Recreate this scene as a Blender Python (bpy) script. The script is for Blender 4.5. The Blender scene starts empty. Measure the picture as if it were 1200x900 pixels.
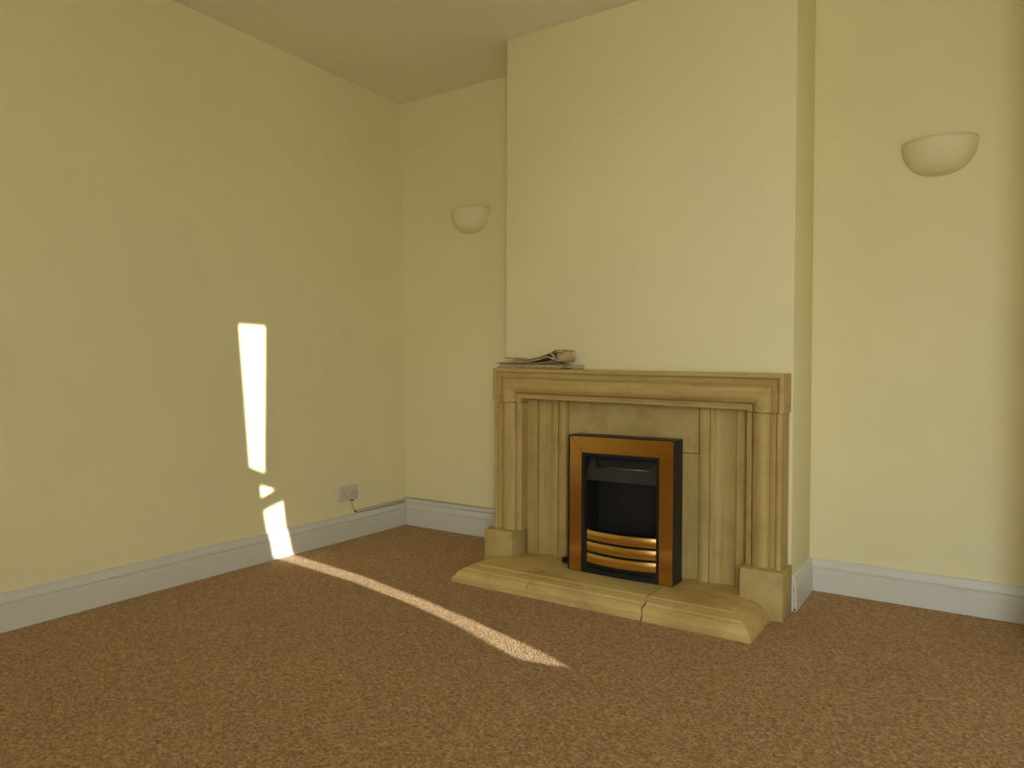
import bpy, bmesh, math, random
from mathutils import Vector, Matrix
random.seed(7)
S = bpy.context.scene
C = S.collection

# ------------------------------------------------------------------ helpers
def new_mat(name):
    m = bpy.data.materials.new(name); m.use_nodes = True
    nt = m.node_tree
    return m, nt, nt.nodes, nt.links, nt.nodes['Principled BSDF']

def noise(nt, scale, detail=4, rough=.5, vec=None, dist=0):
    n = nt.nodes.new('ShaderNodeTexNoise')
    n.inputs['Scale'].default_value = scale; n.inputs['Detail'].default_value = detail
    n.inputs['Roughness'].default_value = rough; n.inputs['Distortion'].default_value = dist
    if vec: nt.links.new(vec, n.inputs['Vector'])
    return n

def ramp(nt, fac, stops):
    r = nt.nodes.new('ShaderNodeValToRGB'); e = r.color_ramp.elements
    while len(e) < len(stops): e.new(.5)
    for i, (p, c) in enumerate(stops):
        e[i].position = p; e[i].color = (*c, 1)
    nt.links.new(fac, r.inputs[0]); return r

def objco(nt, scale=(1, 1, 1)):
    g = nt.nodes.new('ShaderNodeNewGeometry'); mp = nt.nodes.new('ShaderNodeMapping')
    mp.inputs['Scale'].default_value = scale
    nt.links.new(g.outputs['Position'], mp.inputs['Vector'])
    return mp.outputs['Vector']

def mixc(nt, fac, a, b, mode='MIX'):
    m = nt.nodes.new('ShaderNodeMix'); m.data_type = 'RGBA'; m.blend_type = mode
    if isinstance(fac, (int, float)): m.inputs[0].default_value = fac
    else: nt.links.new(fac, m.inputs[0])
    for k, v in ((6, a), (7, b)):
        if isinstance(v, tuple): m.inputs[k].default_value = (*v, 1)
        else: nt.links.new(v, m.inputs[k])
    return m.outputs[2]

def bump(nt, h, strength, dist=.01, prev=None):
    b = nt.nodes.new('ShaderNodeBump'); b.inputs['Strength'].default_value = strength
    b.inputs['Distance'].default_value = dist
    nt.links.new(h, b.inputs['Height'])
    if prev: nt.links.new(prev, b.inputs['Normal'])
    return b.outputs['Normal']

def emulsion(name, col, rough=.75, var=.04, lump=.25):
    m, nt, N, L, P = new_mat(name)
    v = objco(nt)
    n = noise(nt, 1.3, 3, .5, v)
    c2 = tuple(x*(1-var) for x in col)
    L.new(ramp(nt, n.outputs[0], [(.35, c2), (.65, col)]).outputs[0], P.inputs['Base Color'])
    n2 = noise(nt, 6, 4, .55, v); n3 = noise(nt, 240, 2, .5, v)
    b1 = bump(nt, n2.outputs[0], lump, .02)
    L.new(bump(nt, n3.outputs[0], .06, .003, b1), P.inputs['Normal'])
    P.inputs['Roughness'].default_value = rough
    P.inputs['Specular IOR Level'].default_value = .25
    return m

def plain(name, col, rough=.5, metal=0., spec=.5, nscale=60, nb=.03, var=.1):
    m, nt, N, L, P = new_mat(name)
    n = noise(nt, nscale, 3, .5, objco(nt))
    L.new(ramp(nt, n.outputs[0], [(.3, tuple(x*(1-var) for x in col)), (.7, col)]).outputs[0], P.inputs['Base Color'])
    P.inputs['Roughness'].default_value = rough; P.inputs['Metallic'].default_value = metal
    P.inputs['Specular IOR Level'].default_value = spec
    if nb: L.new(bump(nt, n.outputs[0], nb, .002), P.inputs['Normal'])
    return m

def stone_mat(name, axis, col=(.52, .383, .145), stain=(.80, .74, .64), sscale=9):
    m, nt, N, L, P = new_mat(name)
    sc = {'x': (1.5, 22, 34), 'z': (38, 22, .9), 'n': (5, 5, 5)}[axis]
    n1 = noise(nt, 1.6, 5, .6, objco(nt, sc), .4)          # bedding streaks
    n2 = noise(nt, sscale, 4, .6, objco(nt))               # soft stains
    n3 = noise(nt, 420, 2, .5, objco(nt))                  # grain
    dk = tuple(x*y for x, y in zip(col, (.86, .81, .70)))
    lt = tuple(min(1, x*y) for x, y in zip(col, (1.08, 1.09, 1.10)))
    c = ramp(nt, n1.outputs[0], [(.30, dk), (.5, col), (.74, lt)]).outputs[0]
    st = ramp(nt, n2.outputs[0], [(.30, stain), (.52, (1, 1, 1)), (.75, (1.0, 1.0, 1.03))]).outputs[0]
    c = mixc(nt, .6, c, st, 'MULTIPLY')
    gr = ramp(nt, n3.outputs[0], [(.3, (.86, .84, .80)), (.6, (1, 1, 1))]).outputs[0]
    c = mixc(nt, .5, c, gr, 'MULTIPLY')
    # small dark pits
    vo = N.new('ShaderNodeTexVoronoi'); vo.inputs['Scale'].default_value = 26
    L.new(objco(nt), vo.inputs['Vector'])
    pit = ramp(nt, vo.outputs['Distance'], [(.0, (.45, .38, .28)), (.045, (.55, .48, .38)), (.07, (1, 1, 1))]).outputs[0]
    c = mixc(nt, .7, c, pit, 'MULTIPLY')
    L.new(c, P.inputs['Base Color'])
    P.inputs['Roughness'].default_value = .62; P.inputs['Specular IOR Level'].default_value = .35
    b = bump(nt, n1.outputs[0], .12, .004)
    L.new(bump(nt, n3.outputs[0], .18, .0015, b), P.inputs['Normal'])
    return m

def carpet_mat():
    m, nt, N, L, P = new_mat('twist_pile_carpet')
    v = objco(nt)
    vo = N.new('ShaderNodeTexVoronoi'); vo.inputs['Scale'].default_value = 150
    nz = noise(nt, 60, 2, .5, v)
    vm = N.new('ShaderNodeVectorMath'); vm.operation = 'MULTIPLY_ADD'
    vm.inputs[1].default_value = (.02, .02, .02)
    L.new(nz.outputs['Color'], vm.inputs[0]); L.new(v, vm.inputs[2]); L.new(vm.outputs[0], vo.inputs['Vector'])
    sep = N.new('ShaderNodeSeparateColor'); L.new(vo.outputs['Color'], sep.inputs[0])
    n1 = noise(nt, 70, 4, .65, v)
    add = N.new('ShaderNodeMath'); add.operation = 'MULTIPLY_ADD'; add.inputs[1].default_value = .45
    L.new(sep.outputs[0], add.inputs[0]); 
    sub = N.new('ShaderNodeMath'); sub.operation = 'MULTIPLY'; sub.inputs[1].default_value = .55
    L.new(n1.outputs[0], sub.inputs[0]); L.new(sub.outputs[0], add.inputs[2])
    c = ramp(nt, add.outputs[0], [(.16, CARPET[0]), (.40, CARPET[1]), (.55, CARPET[2]), (.80, CARPET[3])]).outputs[0]
    n2 = noise(nt, 2.2, 4, .6, v)
    c = mixc(nt, .5, c, ramp(nt, n2.outputs[0], [(.3, (.84, .84, .82)), (.7, (1, 1, 1))]).outputs[0], 'MULTIPLY')
    # sparse dark flecks
    vf = N.new('ShaderNodeTexVoronoi'); vf.inputs['Scale'].default_value = 5.5; L.new(v, vf.inputs['Vector'])
    c = mixc(nt, 1., c, ramp(nt, vf.outputs['Distance'], [(0, (.3, .26, .22)), (.03, (.45, .4, .36)), (.05, (1, 1, 1))]).outputs[0], 'MULTIPLY')
    L.new(c, P.inputs['Base Color'])
    P.inputs['Roughness'].default_value = 1.0; P.inputs['Specular IOR Level'].default_value = .05
    P.inputs['Sheen Weight'].default_value = .28; P.inputs['Sheen Roughness'].default_value = .5
    P.inputs['Sheen Tint'].default_value = (1, .95, .8, 1)
    b = bump(nt, vo.outputs['Distance'], .75, .006)
    L.new(bump(nt, n1.outputs[0], .5, .006, b), P.inputs['Normal'])
    return m

def tag(o, label=None, cat=None, group=None, kind=None):
    if label: o['label'] = label
    if cat: o['category'] = cat
    if group: o['group'] = group
    if kind: o['kind'] = kind
    return o

def empty(name, loc, label, cat, group=None):
    o = bpy.data.objects.new(name, None); C.objects.link(o)
    o.location = loc; o.empty_display_size = .05
    return tag(o, label, cat, group)

def root_loc(p):
    v = Vector((0, 0, 0))
    while p: v = v + p.location; p = p.parent
    return v

class MB:
    """collects geometry in world coordinates, links it as ONE mesh object"""
    def __init__(s): s.bm = bmesh.new(); s.mi = 0
    def face(s, pts, smooth=False):
        f = s.bm.faces.new([s.bm.verts.new(p) for p in pts]); f.material_index = s.mi; f.smooth = smooth; return f
    def box(s, x0, x1, y0, y1, z0, z1, bev=0, seg=2):
        r = bmesh.ops.create_cube(s.bm, size=1)
        for v in r['verts']:
            v.co = Vector((x0+(v.co.x+.5)*(x1-x0), y0+(v.co.y+.5)*(y1-y0), z0+(v.co.z+.5)*(z1-z0)))
        if bev:
            es = list({e for v in r['verts'] for e in v.link_edges})
            bmesh.ops.bevel(s.bm, geom=es, offset=bev, segments=seg, affect='EDGES', profile=.5)
        return s
    def hexa(s, b, t):
        """bottom 4 points, top 4 points, both counter-clockwise from above"""
        V = [s.bm.verts.new(p) for p in list(b)+list(t)]
        for q in ((3, 2, 1, 0), (4, 5, 6, 7), (0, 1, 5, 4), (1, 2, 6, 5), (2, 3, 7, 6), (3, 0, 4, 7)):
            s.bm.faces.new([V[i] for i in q])
        return s
    def loft(s, rings, closed=True, caps=True, smooth=False):
        R = [[s.bm.verts.new(p) for p in r] for r in rings]
        n = len(R[0])
        for a, b in zip(R, R[1:]):
            for i in range(n if closed else n-1):
                j = (i+1) % n
                f = s.bm.faces.new([a[i], a[j], b[j], b[i]]); f.smooth = smooth; f.material_index = s.mi
        if caps:
            s.bm.faces.new(R[0][::-1]).material_index = s.mi; s.bm.faces.new(R[-1]).material_index = s.mi
        return s
    def tube(s, pts, r, n=8):
        pts = [Vector(p) for p in pts]; rings = []
        for i, p in enumerate(pts):
            d = (pts[min(i+1, len(pts)-1)]-pts[max(i-1, 0)]).normalized()
            a = d.orthogonal().normalized() if abs(d.z) > .9 else d.cross(Vector((0, 0, 1))).normalized()
            b = d.cross(a)
            rings.append([p+(a*math.cos(t)+b*math.sin(t))*r for t in [2*math.pi*k/n for k in range(n)]])
        return s.loft(rings, smooth=True)
    def build(s, name, mat, parent=None, auto=None):
        bmesh.ops.recalc_face_normals(s.bm, faces=s.bm.faces[:])
        off = root_loc(parent)
        bmesh.ops.translate(s.bm, verts=s.bm.verts[:], vec=-off)
        me = bpy.data.meshes.new(name)
        if auto is not None:
            for f in s.bm.faces: f.smooth = True
            for e in s.bm.edges:
                if len(e.link_faces) == 2 and e.calc_face_angle(0) > math.radians(auto): e.smooth = False
        s.bm.to_mesh(me); s.bm.free()
        for k in (mat if isinstance(mat, list) else [mat]): me.materials.append(k)
        o = bpy.data.objects.new(name, me); C.objects.link(o)
        if parent: o.parent = parent
        return o

def struct(name, mb, mat, auto=None):
    return tag(mb.build(name, mat, None, auto), kind='structure')

def arc(cx, cy, r, a0, a1, n):
    return [(cx+r*math.cos(math.radians(a0+(a1-a0)*i/n)), cy+r*math.sin(math.radians(a0+(a1-a0)*i/n))) for i in range(n+1)]

# ------------------------------------------------------------------ materials
CARPET = [(.15, .070, .022), (.325, .168, .058), (.435, .240, .090), (.66, .43, .19)]
M = {}
M['wall'] = emulsion('cream_emulsion', (.83, .77, .485))
M['ceiling'] = emulsion('ceiling_paint', (.88, .85, .75), lump=.22)
M['white'] = plain('white_gloss_paint', (.69, .675, .615), .38, 0, .4, 8, .02, .03)
M['conduit'] = plain('painted_conduit', (.56, .51, .38), .5, 0, .4, 20, .02, .06)
M['carpet'] = carpet_mat()
M['stone_x'] = stone_mat('sandstone_bedded_across', 'x')
M['stone_z'] = stone_mat('sandstone_bedded_upright', 'z')
M['stone_n'] = stone_mat('sandstone_sawn', 'n', (.51, .385, .16))
M['stone_h'] = stone_mat('sandstone_hearth', 'x', (.63, .47, .19), (.52, .44, .34), 5)
M['brass'] = plain('brushed_brass', (.70, .40, .12), .17, 1, .5, 30, .05, .08)
M['brass_bar'] = plain('polished_brass', (.80, .50, .15), .22, 1, .5, 40, .02, .06)
M['black'] = plain('black_enamel', (.012, .012, .013), .45, 0, .4, 200, .05, .2)
M['soot'] = plain('matt_black_firebox', (.008, .008, .009), .8, 0, .2, 30, .1, .4)
M['hood'] = plain('dark_grey_satin_hood', (.028, .029, .031), .34, 0, .5, 15, .01, .2)
M['lip'] = plain('steel_edge', (.35, .36, .34), .3, 1, .5, 30, 0, .1)
M['paper'] = plain('aged_newsprint', (.68, .52, .29), .9, 0, .1, 45, .25, .40)
M['paper2'] = plain('printed_newsprint', (.52, .385, .20), .9, 0, .1, 90, .3, .55)
M['leaflet'] = plain('pale_green_paper', (.50, .47, .30), .7, 0, .2, 30, .02, .1)
M['plastic'] = plain('white_plastic', (.66, .61, .52), .4, 0, .5, 40, 0, .04)
M['plaster'] = plain('cream_painted_plaster', (.83, .77, .50), .6, 0, .3, 60, .03, .05)
M['cable'] = plain('grey_flex', (.42, .385, .27), .6, 0, .3, 60, 0, .1)
M['dark'] = plain('dark_slot', (.02, .017, .013), .7, 0, .2, 60, 0, .1)
M['curtain'] = plain('lined_curtain', (.42, .36, .24), .9, 0, .1, 300, .2, .15)
m, nt, N, L, P = new_mat('window_glass')
tr = N.new('ShaderNodeBsdfTransparent'); gl = N.new('ShaderNodeBsdfGlossy'); gl.inputs['Roughness'].default_value = .02
mx = N.new('ShaderNodeMixShader'); mx.inputs[0].default_value = .05
tr.inputs[0].default_value = (.95, .96, .95, 1)
L.new(tr.outputs[0], mx.inputs[1]); L.new(gl.outputs[0], mx.inputs[2])
L.new(mx.outputs[0], N['Material Output'].inputs[0]); M['glass'] = m

# ------------------------------------------------------------------ room shell
XL, YB, YC, H = -3.088, 3.465, 3.085, 2.70      # left wall, back wall, chimney face, ceiling
CL, CR = -2.058, -.637                          # chimney breast edges
XR, YF = 1.70, -1.80                            # right wall, front wall
XP, YP = .235, 2.87                              # end wall of the right alcove
LEAN = -.05                                     # the old left wall leans out towards the top
T = .25

struct('floor', MB().box(XL-T, 2.8, YF-T, YB+T, -.12, 0), M['carpet'])
struct('ceiling', MB().box(XL-T-.1, 2.8, YF-T, YB+T, H, H+.12), M['ceiling'])
struct('wall_left', MB().hexa([(XL-T, YF-T, 0), (XL, YF-T, 0), (XL, YB, 0), (XL-T, YB, 0)],
                              [(XL-T, YF-T, H), (XL+LEAN, YF-T, H), (XL+LEAN, YB, H), (XL-T, YB, H)]), M['wall'])
struct('wall_back', MB().box(XL-T, XP+T, YB, YB+T, 0, H), M['wall'])
struct('wall_chimney', MB().box(CL, CR, YC, YB, 0, H, .004, 2), M['wall'], 40)
struct('wall_alcove', MB().box(XP, XR+T, YP, YB, 0, H, .003, 2), M['wall'], 40)

W1 = (.95, 1.95, .62, 2.50)      # window in the right wall: y0 y1 z0 z1
b = MB()
YS, XB = .60, 2.55               # the room steps out to a wider bay towards the front
b.box(XR, XR+T, YS, W1[0], 0, H); b.box(XR, XR+T, W1[1], YP, 0, H)
b.box(XR, XR+T, W1[0], W1[1], 0, W1[2]); b.box(XR, XR+T, W1[0], W1[1], W1[3], H)
struct('wall_right', b, M['wall'])
struct('wall_bay', MB().box(XR+T, XB, YS, YS+T, 0, H).box(XB, XB+T, YF-T, YS+T, 0, H), M['wall'])
W2 = (.55, 1.88, .30, 2.36)       # window in the front wall: x0 x1 z0 z1
b = MB()
b.box(XL, W2[0], YF-T, YF, 0, H); b.box(W2[1], XB, YF-T, YF, 0, H)
b.box(W2[0], W2[1], YF-T, YF, 0, W2[2]); b.box(W2[0], W2[1], YF-T, YF, W2[3], H)
struct('wall_front', b, M['wall'])

def window(name, cx, axis, a0, a1, z0, z1, mull):
    fr = MB(); w = .055
    def bx(p0, p1, q0, q1, d=.06):
        if axis == 'x': fr.box(cx-d/2, cx+d/2, p0, p1, q0, q1, .004, 1)
        else: fr.box(p0, p1, cx-d/2, cx+d/2, q0, q1, .004, 1)
    bx(a0, a0+w, z0, z1); bx(a1-w, a1, z0, z1); bx(a0+w, a1-w, z0, z0+w); bx(a0+w, a1-w, z1-.03, z1)
    for mm in mull: bx(mm-.025, mm+.025, z0+w, z1-.03)
    f = tag(fr.build(name, M['white']), kind='structure')
    g = MB()
    if axis == 'x': g.box(cx-.003, cx+.003, a0+w, a1-w, z0+w, z1-.03)
    else: g.box(a0+w, a1-w, cx-.003, cx+.003, z0+w, z1-.03)
    g.build('pane', M['glass'], f)
    return f
window('window_1', XR+.16, 'x', *W1, [])
window('window_2', YF-.14, 'y', *W2, [])

# skirting: profile (thickness out from the wall, height)
SK = [(0, 0), (.019, 0), (.019, .098), (.0175, .1005), (.0125, .103), (.0125, .105), (.0165, .1065), (.0185, .110),
      (.0185, .114), (.016, .121), (.0125, .128), (.011, .134), (.0115, .139), (.010, .143), (.006, .1455), (0, .146)]
def skirting(name, path):
    """path: list of (corner point, offset direction) on the wall line"""
    rings = [[(p[0]+d[0]*t, p[1]+d[1]*t, z) for t, z in SK] for p, d in path]
    return struct(name, MB().loft(rings), M['white'], 28)
skirting('baseboard_left', [((XL-.002, YF), (1, 0)), ((XL-.002, YB), (1, -1))])
skirting('baseboard_back', [((XL, YB), (1, -1)), ((CL, YB), (0, -1))])
skirting('baseboard_alcove', [((CR, YC+.012), (1, 0)), ((CR, YB), (1, -1)), ((XP, YB), (-1, -1)), ((XP, YP), (-1, 0))])

# cracked paint and a small hole where the skirting meets the chimney corner
b = MB()
for x, z0, z1, w in ((.0085, .016, .026, .0016), (.0080, .034, .048, .002), (.0088, .055, .070, .0016), (.0075, .078, .100, .0024), (.0070, .104, .118, .0014), (.0110, .003, .012, .007)):
    b.box(CR+x-w/2, CR+x+w/2, YC+.0112, YC+.0130, z0, z1, .0005, 1)
struct('trim_1', b, M['dark'])

# ------------------------------------------------------------------ stone fireplace
fp = empty('fireplace_surround', (-1.35, YC, 0), 'pale sandstone fireplace surround with moulded mantel around the electric fire', 'fireplace')
# bolection moulding: (u inwards from the outer edge, v out from the chimney face)
PROF = [(0, 0), (0, .122), (.003, .125), (.017, .125), (.020, .122), (.0205, .113), (.024, .1095), (.030, .1075), (.036, .1080), (.038, .110),
        (.0385, .1165), (.0435, .1165), (.0437, .1085), (.0465, .1085)]
PROF += [(.047+.075*k/14, .112-.012*k/14+.019*math.sin(math.pi*k/14)**.8) for k in range(1, 14)]
PROF += [(.1205, .0900), (.1235, .0900), (.124, .1055), (.1265, .1075), (.130, .1065), (.1305, .1005), (.133, .0990), (.143, .0985), (.146, .0955), (.146, 0)]
joint_z = lambda x: .838-.0072*(x+2.05)        # the old mantel dips towards its right end
top_z = lambda x: 1.0075-.0145*(x+2.05)
def jamb(x_out, sgn):
    ring = lambda z: [(x_out+sgn*u, YC-v, z) for u, v in PROF]
    return MB().loft([ring(.1985), [(x, y, joint_z(x)-.0028) for x, y, z in ring(0)]]).build('jamb', M['stone_z'], fp, 32)
jamb(-2.046, 1); jamb(-.652, -1)
MX0, MX1 = -2.053, -.645
MPROF = [(u*1.035, v*1.0+(.004 if v > 0 else 0)) for u, v in PROF]
# fine grain of points so the long run can wear a little
rings = [[(MX0+u, YC-v, joint_z(MX0+u)) for u, v in MPROF], [(MX0+u, YC-v, top_z(MX0)-u) for u, v in MPROF],
         [(MX1-u, YC-v, top_z(MX1)-u) for u, v in MPROF], [(MX1-u, YC-v, joint_z(MX1-u)) for u, v in MPROF]]
MB().loft(rings).build('mantel', M['stone_x'], fp, 32)
def plinth(x0, x1, z0, prof=None):
    b = MB()
    b.box(x0, x1, 2.926, YC, z0, .198, .005, 2)
    return b.build('plinth', M['stone_n'], fp, 40)
plinth(-2.081, -1.914, .0, ); 
plinth(-.806, -.634, .0)
zs = lambda x: top_z(x)-.1535
def slip(x_out, sgn, z0=.0755):
    """moulded slip: (distance from the jamb, v)"""
    w = .222
    pr = [(0, 0), (0, .036), (.056, .036), (.057, .035), (.0572, .016), (.0605, .016), (.0607, .031), (.0645, .0312), (.0648, .027)]
    pr += [(.065+.085*k/8, .027-.010*math.sin(math.pi*k/8)) for k in range(1, 9)]
    pr += [(.1502, .032), (.155, .033), (.1715, .033), (.172, .014), (.1750, .014), (.1752, .027)]
    pr += [(.1755+.044*k/8, .027+.010*math.sin(math.pi*(.08+.75*k/8))) for k in range(0, 9)]
    pr += [(w, .024), (w, 0)]
    ring = lambda z: [(x_out+sgn*u, YC-v, z) for u, v in pr]
    return MB().loft([ring(z0), [(x, y, zs(x)-.001) for x, y, z in ring(0)]]).build('slip_panel', M['stone_z'], fp, 30)
slip(-1.8995, 1); slip(-.7985, -1)
x0, x1, y0, y1 = -1.673, -1.0255, YC-.020, YC
b = MB().hexa([(x0, y0, .634), (x1, y0, .634), (x1, y1, .634), (x0, y1, .634)], [(x0, y0, zs(x0)), (x1, y0, zs(x1)), (x1, y1, zs(x1)), (x0, y1, zs(x0))]); b.build('lintel_panel', M['stone_n'], fp, 40)
b = MB().box(-1.674, -1.600, YC-.021, YC, .0755, .632, .002, 1); b.build('leg_panel', M['stone_z'], fp, 40)
b = MB().box(-1.108, -1.0225, YC-.0225, YC, .0755, .632, .002, 1); b.build('leg_panel', M['stone_z'], fp, 40)

fp.location.y -= .0012

# hearth: three stones with a moulded nosing on the front and both ends
he = empty('hearth', (-1.37, 2.8, 0), 'low sandstone hearth with moulded edge and a dark crack, lying on the carpet', 'hearth')
NOSE = [(0, 0), (0, .017), (.003, .0205), (.009, .0225), (.011, .028), (.018, .041), (.027, .0515), (.035, .0558), (.040, .0565), (.0415, .0615), (.046, .0635), (.066, .0680), (.090, .0715), (.095, .0752), (.098, .0755)]
HX0, HX1, HY0, HY1 = -2.068, -.684, 2.640, 2.9245
J1t, J1b, J2t, J2b = -1.668, -1.655, -1.131, -1.113
def hearth_stone(x0f, x0b, x1f, x1b, end0, end1, gap0, gap1, wob):
    """x at the front / back for either side; end -> nosing returns along that side"""
    b = MB()
    n = 6
    rows = []
    NS = NOSE
    def line(o, z):
        y = HY0+o
        t = min(1, o/.25)
        xa = (HX0+o) if end0 else x0f+(x0b-x0f)*t+gap0+wob*math.sin(o*60+z*90)
        xb = (HX1-o) if end1 else x1f+(x1b-x1f)*t-gap1+wob*math.sin(o*60+z*90)
        return xa, xb, y
    rows = []
    for o, z in NS:
        xa, xb, y = line(o, z)
        row = [(xa, HY1, z)] + [(xa+(xb-xa)*k/n, y, z) for k in range(n+1)] + [(xb, HY1, z)]
        rows.append(row)
    R = [[b.bm.verts.new(p) for p in r] for r in rows]
    for a, c in zip(R, R[1:]):
        for i in range(len(a)-1):
            b.bm.faces.new([a[i], a[i+1], c[i+1], c[i]])
    b.bm.faces.new(R[-1]); b.bm.faces.new(R[0][::-1])
    b.bm.faces.new([r[0] for r in R]); b.bm.faces.new([r[-1] for r in R][::-1])
    return b.build('hearth_stone', M['stone_h'], he, 16)
hearth_stone(0, 0, J1b, J1t, True, False, 0, .0016, .004)
hearth_stone(J1b, J1t, J2b, J2t, False, False, .0016, .0034, .004)
hearth_stone(J2b, J2t, 0, 0, False, True, .0034, 0, .004)
MB().box(-1.912, -.808, HY1+.001, YC-.003, 0, .0750, .002, 1).build('back_hearth', M['stone_h'], he, 40)

# ------------------------------------------------------------------ electric fire
FX0, FX1, FY, FD, FZ0, FZ1 = -1.583, -1.074, 2.893, .108, .0765, .700
ef = empty('electric_fire', (-1.33, FY, FZ0), 'inset electric fire with brass trim and black firebox standing on the hearth', 'fire')
IX0, IX1, IZ1 = -1.510, -1.137, .624     # opening
b = MB()
b.box(FX0, IX0, FY, FY+FD, FZ0, FZ1, .002, 1); b.box(IX1, FX1, FY, FY+FD, FZ0, FZ1, .002, 1)
b.box(IX0, IX1, FY, FY+FD, IZ1, FZ1); b.box(IX0, IX1, FY+.012, FY+FD, FZ0, FZ0+.018)
b.build('casing', M['black'], ef)
# mitred brass trim, thin plate with a rolled inner lip
b = MB()
o = .012
outer = [(FX0+o, FZ0+.003), (FX1-.002, FZ0+.003), (FX1-.002, FZ1-.004), (FX0+o, FZ1-.004)]
inner = [(IX0, FZ0+.003), (IX1, FZ0+.003), (IX1, IZ1), (IX0, IZ1)]
def strip(a0, a1, c0, c1):
    y0, y1 = FY-.006, FY-.0005
    pts = [a0, a1, c1, c0]
    b.loft([[(x, y1, z) for x, z in pts], [(x, y0+.0015, z) for x, z in pts],
            [((x*.985+sum(q[0] for q in pts)/4*.015), y0, (z*.998+sum(q[1] for q in pts)/4*.002)) for x, z in pts]])
strip(outer[0], outer[3], inner[0], inner[3]); strip(outer[3], outer[2], inner[3], inner[2]); strip(outer[1], outer[2], inner[1], inner[2])
b.build('brass_trim', M['brass'], ef)
# black liner just inside the opening
b = MB(); y0, y1 = FY-.003, FY+.02
b.box(IX0+.0005, IX0+.016, y0, y1, FZ0, IZ1-.0005); b.box(IX1-.014, IX1-.0005, y0, y1, FZ0, IZ1-.0005)
b.box(IX0+.016, IX1-.014, y0, y1, IZ1-.013, IZ1-.0005)
b.build('liner', M['black'], ef)
# firebox: open-fronted splayed box
b = MB(); f0, f1 = FY+.021, FY+.16
A = [(IX0+.004, f0), (IX1-.004, f0), (IX1-.045, f1), (IX0+.045, f1)]
for (p, q) in ((A[0], A[3]), (A[3], A[2]), (A[2], A[1])):
    b.face([(p[0], p[1], FZ0), (q[0], q[1], FZ0), (q[0], q[1], IZ1-.013), (p[0], p[1], IZ1-.013)])
b.face([(x, y, FZ0+.019) for x, y in A]); b.face([(x, y, IZ1-.0135) for x, y in A])
b.build('firebox', M['soot'], ef)
# hood: sloping canopy with an outlet slot
b = MB()
hz1, hz0 = IZ1-.014, .500
hx0, hx1 = IX0+.017, IX1-.015
ht, hb = FY+.046, FY+.004            # y at the top / bottom edge
def hp(x, z, d=0):
    t = (hz1-z)/(hz1-hz0); return (x, ht+(hb-ht)*t+d, z)
sx0, sx1, sz1, sz0 = hx0+.030, hx1-.028, hz1-.008, hz1-.052
O = [hp(hx0, hz0), hp(hx1, hz0), hp(hx1, hz1), hp(hx0, hz1)]
I = [hp(sx0+.012, sz0), hp(sx1-.014, sz0), hp(sx1, sz1), hp(sx0, sz1)]
for i in range(4):
    j = (i+1) % 4; b.face([O[i], O[j], I[j], I[i]])
B_ = [(x, y+.03, z) for x, y, z in I]
for i in range(4):
    j = (i+1) % 4; b.face([I[i], I[j], B_[j], B_[i]])
b.face(B_[::-1])
b.face([hp(hx0, hz0), hp(hx0, hz0, .03), hp(hx1, hz0, .03), hp(hx1, hz0)])
for x in (hx0, hx1): b.face([hp(x, hz0), hp(x, hz1), hp(x, hz1, .02), hp(x, hz0, .03)])
hood = b.build('hood', M['hood'], ef)
b = MB()
p, q = Vector(I[0]), Vector(I[1])
b.tube([p+Vector((.002, -.001, 0)), q+Vector((-.002, -.001, 0))], .0022, 6)
b.build('outlet_lip', M['lip'], hood)
# fret of three bowed brass bars
fr = MB()
fr.box(IX0+.012, IX0+.030, FY-.004, FY+.018, FZ0+.001, .279); fr.box(IX1-.022, IX1-.0115, FY-.004, FY+.018, FZ0+.001, .279)
fr.box(IX0+.03, IX1-.022, FY+.004, FY+.016, FZ0+.02, .266)
fret = fr.build('fret', M['black'], ef)
for zt in (.2730, .2205, .1680):
    b = MB(); n = 16; rr = []
    for k in range(n+1):
        t = k/n; x = IX0+.029+(IX1-.013-IX0-.029)*t
        y = FY-.004-.029*(1-(2*t-1)**2)
        h_ = .0415
        rr.append([(x, y+.004, zt-h_), (x, y+.0006, zt-h_), (x, y, zt-h_+.001), (x, y-.0020, zt-h_*.5), (x, y, zt-.001), (x, y+.0006, zt), (x, y+.004, zt)])
    b.loft(rr)
    b.build('fret_bar', M['brass_bar'], fret, 50)
b = MB(); n = 12; rr = []     # bowed black ash lip on the hearth
for k in range(n+1):
    t = k/n; x = IX0+.012+(IX1-.012-IX0-.012)*t; y = FY-.002-.008*(1-(2*t-1)**2)
    rr.append([(x, y+.02, FZ0), (x, y, FZ0), (x, y, .098), (x, y+.004, .102), (x, y+.02, .104)])
b.loft(rr).build('ash_lip', M['black'], ef, 40)
# spigot linking the casing to the opening in the stone, and the loop of black flex at its side
MB().box(FX0+.045, FX1-.05, FY+FD, YC-.022, FZ0+.02, FZ1-.06).build('rear_body', M['black'], ef)
b = MB(); pts = []
for k in range(23):
    a = k/22*2*math.pi*1.6
    pts.append((-1.622+.022*math.cos(a)-.004*k/22, 2.965+.024*math.sin(a), .083+.017*k/22+.004*math.sin(a*2)))
pts += [(-1.60, 2.985, .11), (-1.578, 3.003, .13)]
b.tube(pts, .0055, 7); b.build('power_flex', M['black'], ef)
MB().box(FX1-.03, FX1-.004, FY+.03, FY+.12, .0758, FZ0-.0002+.001).build('rubber_foot', M['dark'], ef)

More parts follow.
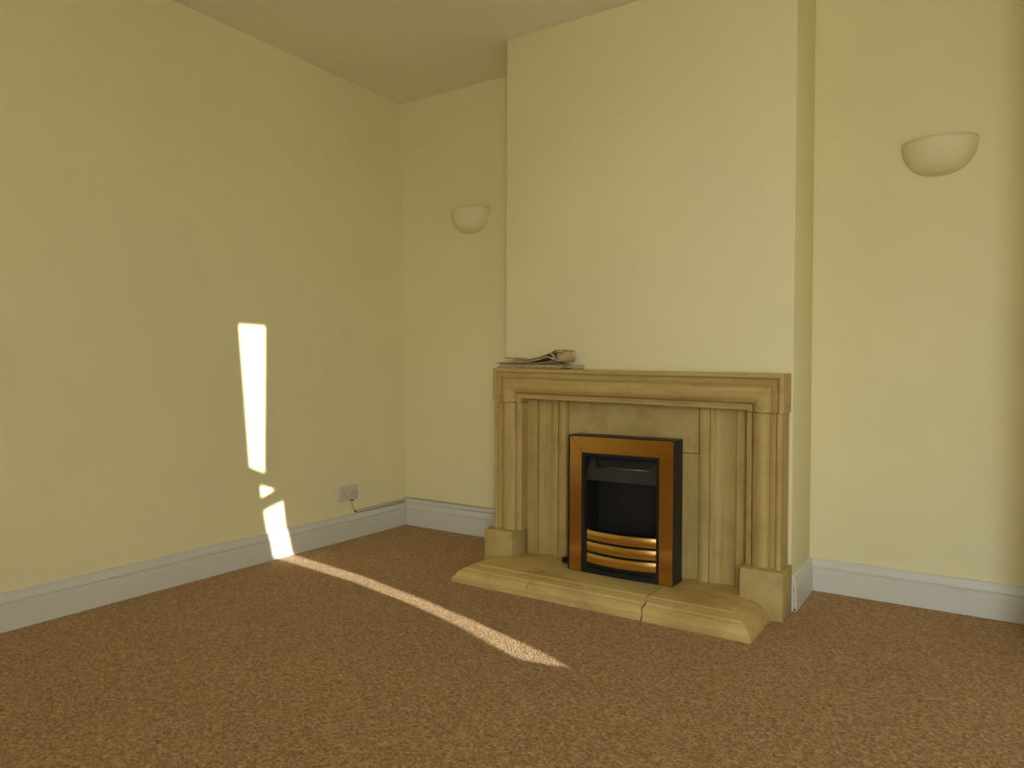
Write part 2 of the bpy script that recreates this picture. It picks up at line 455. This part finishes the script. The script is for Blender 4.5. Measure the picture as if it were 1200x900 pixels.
# ------------------------------------------------------------------ things on the mantel
def ribbon(pts, th, y0, y1, jitter=.0, sub=3, rise=None):
    """a folded sheet: open curve in x,z given thickness th and depth y0..y1"""
    P_ = [Vector((x, z+(rise(x) if rise else 0))) for x, z in pts]
    # smooth the curve
    out = []
    for i in range(len(P_)-1):
        p0, p1, p2, p3 = P_[max(i-1, 0)], P_[i], P_[i+1], P_[min(i+2, len(P_)-1)]
        for k in range(sub):
            t = k/sub
            out.append(.5*((2*p1)+(p2-p0)*t+(2*p0-5*p1+4*p2-p3)*t*t+(3*p1-p0-3*p2+p3)*t**3))
    out.append(P_[-1])
    b = MB(); rings = []
    ny = 5
    for j in range(ny+1):
        f = j/ny; y = y0+(y1-y0)*f
        up, dn = [], []
        for i, p in enumerate(out):
            d = (out[min(i+1, len(out)-1)]-out[max(i-1, 0)])
            d = d.normalized() if d.length > 1e-7 else Vector((1, 0))
            nrm = Vector((-d.y, d.x))
            wz = jitter*math.sin(i*.9+j*1.7)
            up.append((p.x+nrm.x*th/2+jitter*math.sin(i*2.1), y+jitter*2*math.sin(i*.6+1), p.y+nrm.y*th/2+wz))
            dn.append((p.x-nrm.x*th/2+jitter*math.sin(i*2.1), y+jitter*2*math.sin(i*.6+1), p.y-nrm.y*th/2+wz))
        rings.append(up+dn[::-1])
    b.loft(rings); return b
YN0, YN1 = 2.968, 3.078
top = empty('newspaper', (-1.80, 3.02, 1.045), 'folded newspaper with a curled thick fold, topmost of the pile on the mantel', 'newspaper', 'newspapers on the mantel')
ribbon([(-1.990, 1.058), (-1.934, 1.0545), (-1.858, 1.049), (-1.800, 1.056), (-1.737, 1.0765), (-1.700, 1.0895), (-1.675, 1.0925), (-1.652, 1.0905)], .0045, YN0, YN1, .0008).build('cover_sheet', M['paper2'], top, 60)
ribbon([(-1.980, 1.0455), (-1.930, 1.043), (-1.858, 1.040), (-1.800, 1.0465), (-1.755, 1.060), (-1.738, 1.062), (-1.712, 1.053), (-1.699, 1.0515)], .0055, YN0-.004, YN1-.004, .0006).build('inner_sheets', M['paper'], top, 60)
ribbon([(-1.727, 1.0830), (-1.712, 1.068), (-1.701, 1.053)], .004, YN0-.003, YN1-.006, .0003).build('folded_flap', M['paper'], top, 60)
ribbon([(-1.694, 1.0838), (-1.670, 1.0858), (-1.651, 1.083), (-1.645, 1.070), (-1.645, 1.053), (-1.650, 1.044), (-1.668, 1.0415), (-1.695, 1.0465)], .006, YN0-.002, YN1-.006, .0006).build('rolled_fold', M['paper'], top, 60)
MB().box(-1.694, -1.650, YN0+.006, YN1-.012, 1.046, 1.080, .006, 2).build('folded_pages', M['paper'], top, 50)
low = empty('newspaper', (-1.85, 3.02, .999), 'flat brown newspaper lying directly on the mantel under the curled one', 'newspaper', 'newspapers on the mantel')
ribbon([(-2.040, 1.0225), (-1.99, 1.0258), (-1.93, 1.0268), (-1.86, 1.0270), (-1.78, 1.0275), (-1.71, 1.0275), (-1.675, 1.0245)], .0035, YN0-.004, YN1, .0007, rise=lambda x: top_z(x)-.9985).build('cover_sheet', M['paper2'], low, 60)
for k in range(3):
    z = .9995+.0028+k*.0070
    xr_ = (-1.665, -1.652, -1.658)[k]
    pts = [(-2.030+.006*k, z+.001), (-1.95, z+.001*math.sin(k)), (-1.85, z+.0006), (-1.76, z+.0012*math.cos(k)), (-1.69, z+.0008), (xr_, z+.0008)]
    ribbon(pts, .0058, YN0-.006+.002*k, YN1-.002, .0004, rise=lambda x: top_z(x)-.9982).build('page_section', M['paper2' if k != 1 else 'paper'], low, 60)
tag(MB().box(-1.735, -1.598, 3.056, 3.080, top_z(-1.735)+.0008, 1.0215, .0015, 1).build('leaflet_pack', M['leaflet']),
    'thin pale green packet on the mantel, right behind the newspapers', 'packet')

# ------------------------------------------------------------------ sockets and wiring
sk = empty('double_socket', (XL, 2.960, .27), 'white double wall socket on the left wall above the skirting', 'socket')
zx = lambda z: XL+LEAN*z/H
sy0, sy1, sz0_, sz1_ = 2.885, 3.039, .229, .313
xw = zx(.27)+.0005
MB().box(xw-.002, xw+.010, sy0, sy1, sz0_, sz1_, .0035, 2).build('faceplate', M['plastic'], sk, 40)
for c in (-.0365, .0365):
    yc = (sy0+sy1)/2+c
    MB().box(xw+.0095, xw+.0135, yc-.006+.018, yc+.006+.018, sz1_-.030, sz1_-.010, .001, 1).build('rocker_switch', M['plastic'], sk)
    for (dy, dz, wy, wz) in ((0, -.028, .004, .008), (-.011, -.050, .007, .004), (.011, -.050, .007, .004)):
        MB().box(xw+.0092, xw+.0104, yc+dy-wy/2, yc+dy+wy/2, sz1_+dz-wz/2, sz1_+dz+wz/2).build('pin_hole', M['dark'], sk)
cd = empty('cable_conduit', (XL, 3.2, .15), 'thin painted conduit running along the skirting top from the socket round the corner', 'conduit')
b = MB(); xs = XL+.003
b.box(xs-.004, xs+.012, 3.012, YB-.018, .1505, .165, .004, 2)
b.build('conduit_run', M['conduit'], cd, 40)
b = MB(); x0, x1, y0, y1 = XL+.014, CL-.002, YB-.0165, YB-.0005
b.hexa([(x0, y0, .1465), (x1, y0, .1515), (x1, y1, .1515), (x0, y1, .1465)], [(x0, y0, .171), (x1, y0, .171), (x1, y1, .171), (x0, y1, .171)])
b.build('conduit_run', M['white'], cd, 40)
MB().box(XL+.0, XL+.013, YB-.0165, YB-.0035, .1470, .178, .002, 1).build('corner_joint', M['conduit'], cd)
b = MB(); b.box(XL+.02, CL-.002, YB-.0145, YB-.0005, .1715, .1755, .001, 1)
b.build('painted_cable', M['cable'], cd)
b = MB(); b.tube([(xw+.004, 2.990, .2285), (xw+.005, 2.992, .215), (xw+.004, 2.997, .195), (xw+.004, 3.004, .172), (xw+.006, 3.012, .1575), (xw+.009, 3.014, .157)], .0026, 7)
b.build('cable_drop', M['cable'], cd)
MB().box(xw+.001, xw+.012, 2.980, 3.000, .2225, .2285, .001, 1).build('cable_gland', M['dark'], cd)
MB().box(xs+.0, xs+.0125, 3.008, 3.015, .152, .163, .002, 1).build('conduit_end', M['dark'], cd)

# ------------------------------------------------------------------ wall lights (half bowls)
def sconce(cx, zt, w, h, d):
    b = MB(); nu, nv = 28, 12
    def surf(sc):
        g = []
        for j in range(nv+1):
            v = j/nv*math.pi/2
            row = []
            for i in range(nu+1):
                a = math.pi*i/nu
                r = math.cos(v)**.80
                row.append((cx-math.cos(a)*w/2*r*sc, YB-.0008-math.sin(a)*d*r*sc, zt-math.sin(v)*h*sc))
            g.append(row)
        return g
    O_, I_ = surf(1), surf(.93)
    for g, fl in ((O_, False), (I_, True)):
        V = [[b.bm.verts.new(p) for p in r] for r in g]
        for j in range(nv):
            for i in range(nu):
                q = [V[j][i], V[j][i+1], V[j+1][i+1], V[j+1][i]]
                try: f = b.bm.faces.new(q[::-1] if fl else q); f.smooth = True
                except ValueError: pass
    for i in range(nu):
        b.face([O_[0][i], O_[0][i+1], I_[0][i+1], I_[0][i]])
    bmesh.ops.remove_doubles(b.bm, verts=b.bm.verts[:], dist=1e-5)
    return b
for cx, zt, w, lab in ((-2.563, 1.958, .265, 'cream half-bowl wall light in the left alcove beside the chimney breast'),
                       (-.149, 1.953, .278, 'cream half-bowl wall light in the right alcove')):
    e = empty('wall_light', (cx, YB, zt), lab, 'wall light', 'half-bowl wall lights')
    sconce(cx, zt, w, .142, .115).build('bowl', M['plaster'], e)
    MB().box(cx-.05, cx+.05, YB-.012, YB-.001, zt-.075, zt-.025, .003, 1).build('mounting_plate', M['white'], e)
    MB().tube([(cx, YB-.045, zt-.085), (cx, YB-.045, zt-.05)], .016, 12).build('lamp_holder', M['white'], e)

# ------------------------------------------------------------------ curtains on the right-hand window (out of frame, they shape the sun)
plus = [(1.6470, .7000), (1.6492, .7039), (1.6875, .7421), (1.7416, .8377), (1.7763, .9223), (1.8069, 1.0375), (1.7900, 1.1884), (1.7789, 1.1953), (1.7566, 1.3013),
        (1.7349, 1.4837), (1.6747, 1.5516), (1.6215, 1.6525), (1.622, 1.7635), (1.6316, 2.1177), (1.638, 2.428), (1.640, 2.56)]
minus = [(1.6470, .7000), (1.6230, .7120), (1.5778, .7458), (1.6605, .8383), (1.6994, .9171), (1.7210, 1.0285), (1.690, 1.1892), (1.6623, 1.198), (1.6412, 1.3013),
         (1.6153, 1.4533), (1.5998, 1.5268), (1.5949, 1.5938), (1.5335, 1.6936), (1.5099, 2.0333), (1.482, 2.402), (1.470, 2.56)]
def lerp_edge(e, z):
    for (y0, z0), (y1, z1) in zip(e, e[1:]):
        if z0 <= z <= z1: return y0+(y1-y0)*(z-z0)/max(z1-z0, 1e-6)
    return e[0][0] if z < e[0][1] else e[-1][0]
cu = empty('curtain_pair', (XR-.05, 1.6, .4), 'pair of drawn curtains on the side window with a narrow gap', 'curtain')
for edge, yend in ((minus, .70), (plus, 2.05)):
    zs = sorted(set([.40, .55, .65] + [e[1] for e in edge] + [.40+.05*k for k in range(44)]))
    zs = [z for z in zs if z <= 2.56]
    rings = []
    for z in zs:
        ye = lerp_edge(edge, z) if z > .7 else 1.6470
        fr_, bk = [], []
        for k in range(25):
            t = k/24; y = ye+(yend-ye)*t
            x = XR-.0375+.022*math.sin(t*26)*min(1, t*4)
            fr_.append((x-.0015, y, z)); bk.append((x+.0015, y, z))
        rings.append(fr_+bk[::-1])
    MB().loft(rings, smooth=True).build('curtain_panel', M['curtain'], cu)
b = MB().tube([(XR-.0375, .62, 2.60), (XR-.0375, 2.12, 2.60)], .014, 12); b.build('curtain_pole', M['white'], cu)
for pts in ([(1.520, 1.6975), (1.6275, 1.6500), (1.700, 1.5480), (1.570, 1.5960)], [(1.580, 1.5190), (1.6800, 1.5520), (1.7480, 1.4870), (1.600, 1.4480)]):
    b = MB(); b.loft([[(XR-.034, y, z) for y, z in pts], [(XR-.0315, y, z) for y, z in pts]]); b.build('sun_break_strip', M['curtain'], cu)  # unseen strips added across the gap to cast breaks in the sun streak

# ------------------------------------------------------------------ light
wd = bpy.data.worlds.new('sky'); S.world = wd; wd.use_nodes = True
nt = wd.node_tree; N = nt.nodes; L = nt.links
bg = N['Background']
tc = N.new('ShaderNodeTexCoord'); sp = N.new('ShaderNodeSeparateXYZ'); L.new(tc.outputs['Generated'], sp.inputs[0])
cr = ramp(nt, sp.outputs[2], [(.0, (.62, .63, .60)), (.03, (1.0, 1.08, 1.12)), (.35, (.80, .92, 1.06)), (1., (.6, .75, 1.0))])
L.new(cr.outputs[0], bg.inputs[0]); bg.inputs[1].default_value = SKY = 16.0
sun = bpy.data.lights.new('sun', 'SUN'); sun.energy = 11.5; sun.angle = math.radians(.35); sun.color = (1, .99, .93)
so = bpy.data.objects.new('sun', sun); C.objects.link(so)
so.rotation_euler = Vector((-1, .16, -.25)).to_track_quat('-Z', 'Y').to_euler(); so.location = (6, .5, 4)
def portal(name, loc, direction, sx, sy):
    l = bpy.data.lights.new(name, 'AREA'); l.shape = 'RECTANGLE'; l.size = sx; l.size_y = sy
    l.cycles.is_portal = True
    o = bpy.data.objects.new(name, l); C.objects.link(o); o.location = loc
    o.rotation_euler = Vector(direction).to_track_quat('-Z', 'Z').to_euler()
portal('window_portal', ((W2[0]+W2[1])/2, YF-T-.01, (W2[2]+W2[3])/2), (0, 1, 0), W2[1]-W2[0]+.1, W2[3]-W2[2]+.1)
portal('window_portal', (XR+T+.01, (W1[0]+W1[1])/2, (W1[2]+W1[3])/2), (-1, 0, 0), W1[1]-W1[0]+.1, W1[3]-W1[2]+.1)

# ------------------------------------------------------------------ camera
cam = bpy.data.cameras.new('camera'); co = bpy.data.objects.new('camera', cam); C.objects.link(co)
f, pi_, ya, ro = 834.934, .020367, .579955, .0031313
right = Vector((math.cos(ya), math.sin(ya), 0)); fw = Vector((-math.sin(ya), math.cos(ya), 0)); up = Vector((0, 0, 1))
fw2 = fw*math.cos(pi_)-up*math.sin(pi_); up2 = up*math.cos(pi_)+fw*math.sin(pi_)
r3 = right*math.cos(ro)+up2*math.sin(ro); u3 = up2*math.cos(ro)-right*math.sin(ro)
mw = Matrix((r3, u3, -fw2)).transposed().to_4x4(); mw.translation = (0, 0, 1)
co.matrix_world = mw
cam.sensor_width = 36; cam.lens = f/1200*36; cam.clip_start = .02
S.camera = co

S.view_settings.view_transform = 'Standard'; S.view_settings.look = 'None'
S.view_settings.exposure = 0.0; S.view_settings.gamma = 1; S.view_settings.use_curve_mapping = False
S.cycles.use_denoising = True
S.cycles.max_bounces = 14; S.cycles.diffuse_bounces = 8; S.cycles.caustics_reflective = False; S.cycles.caustics_refractive = False
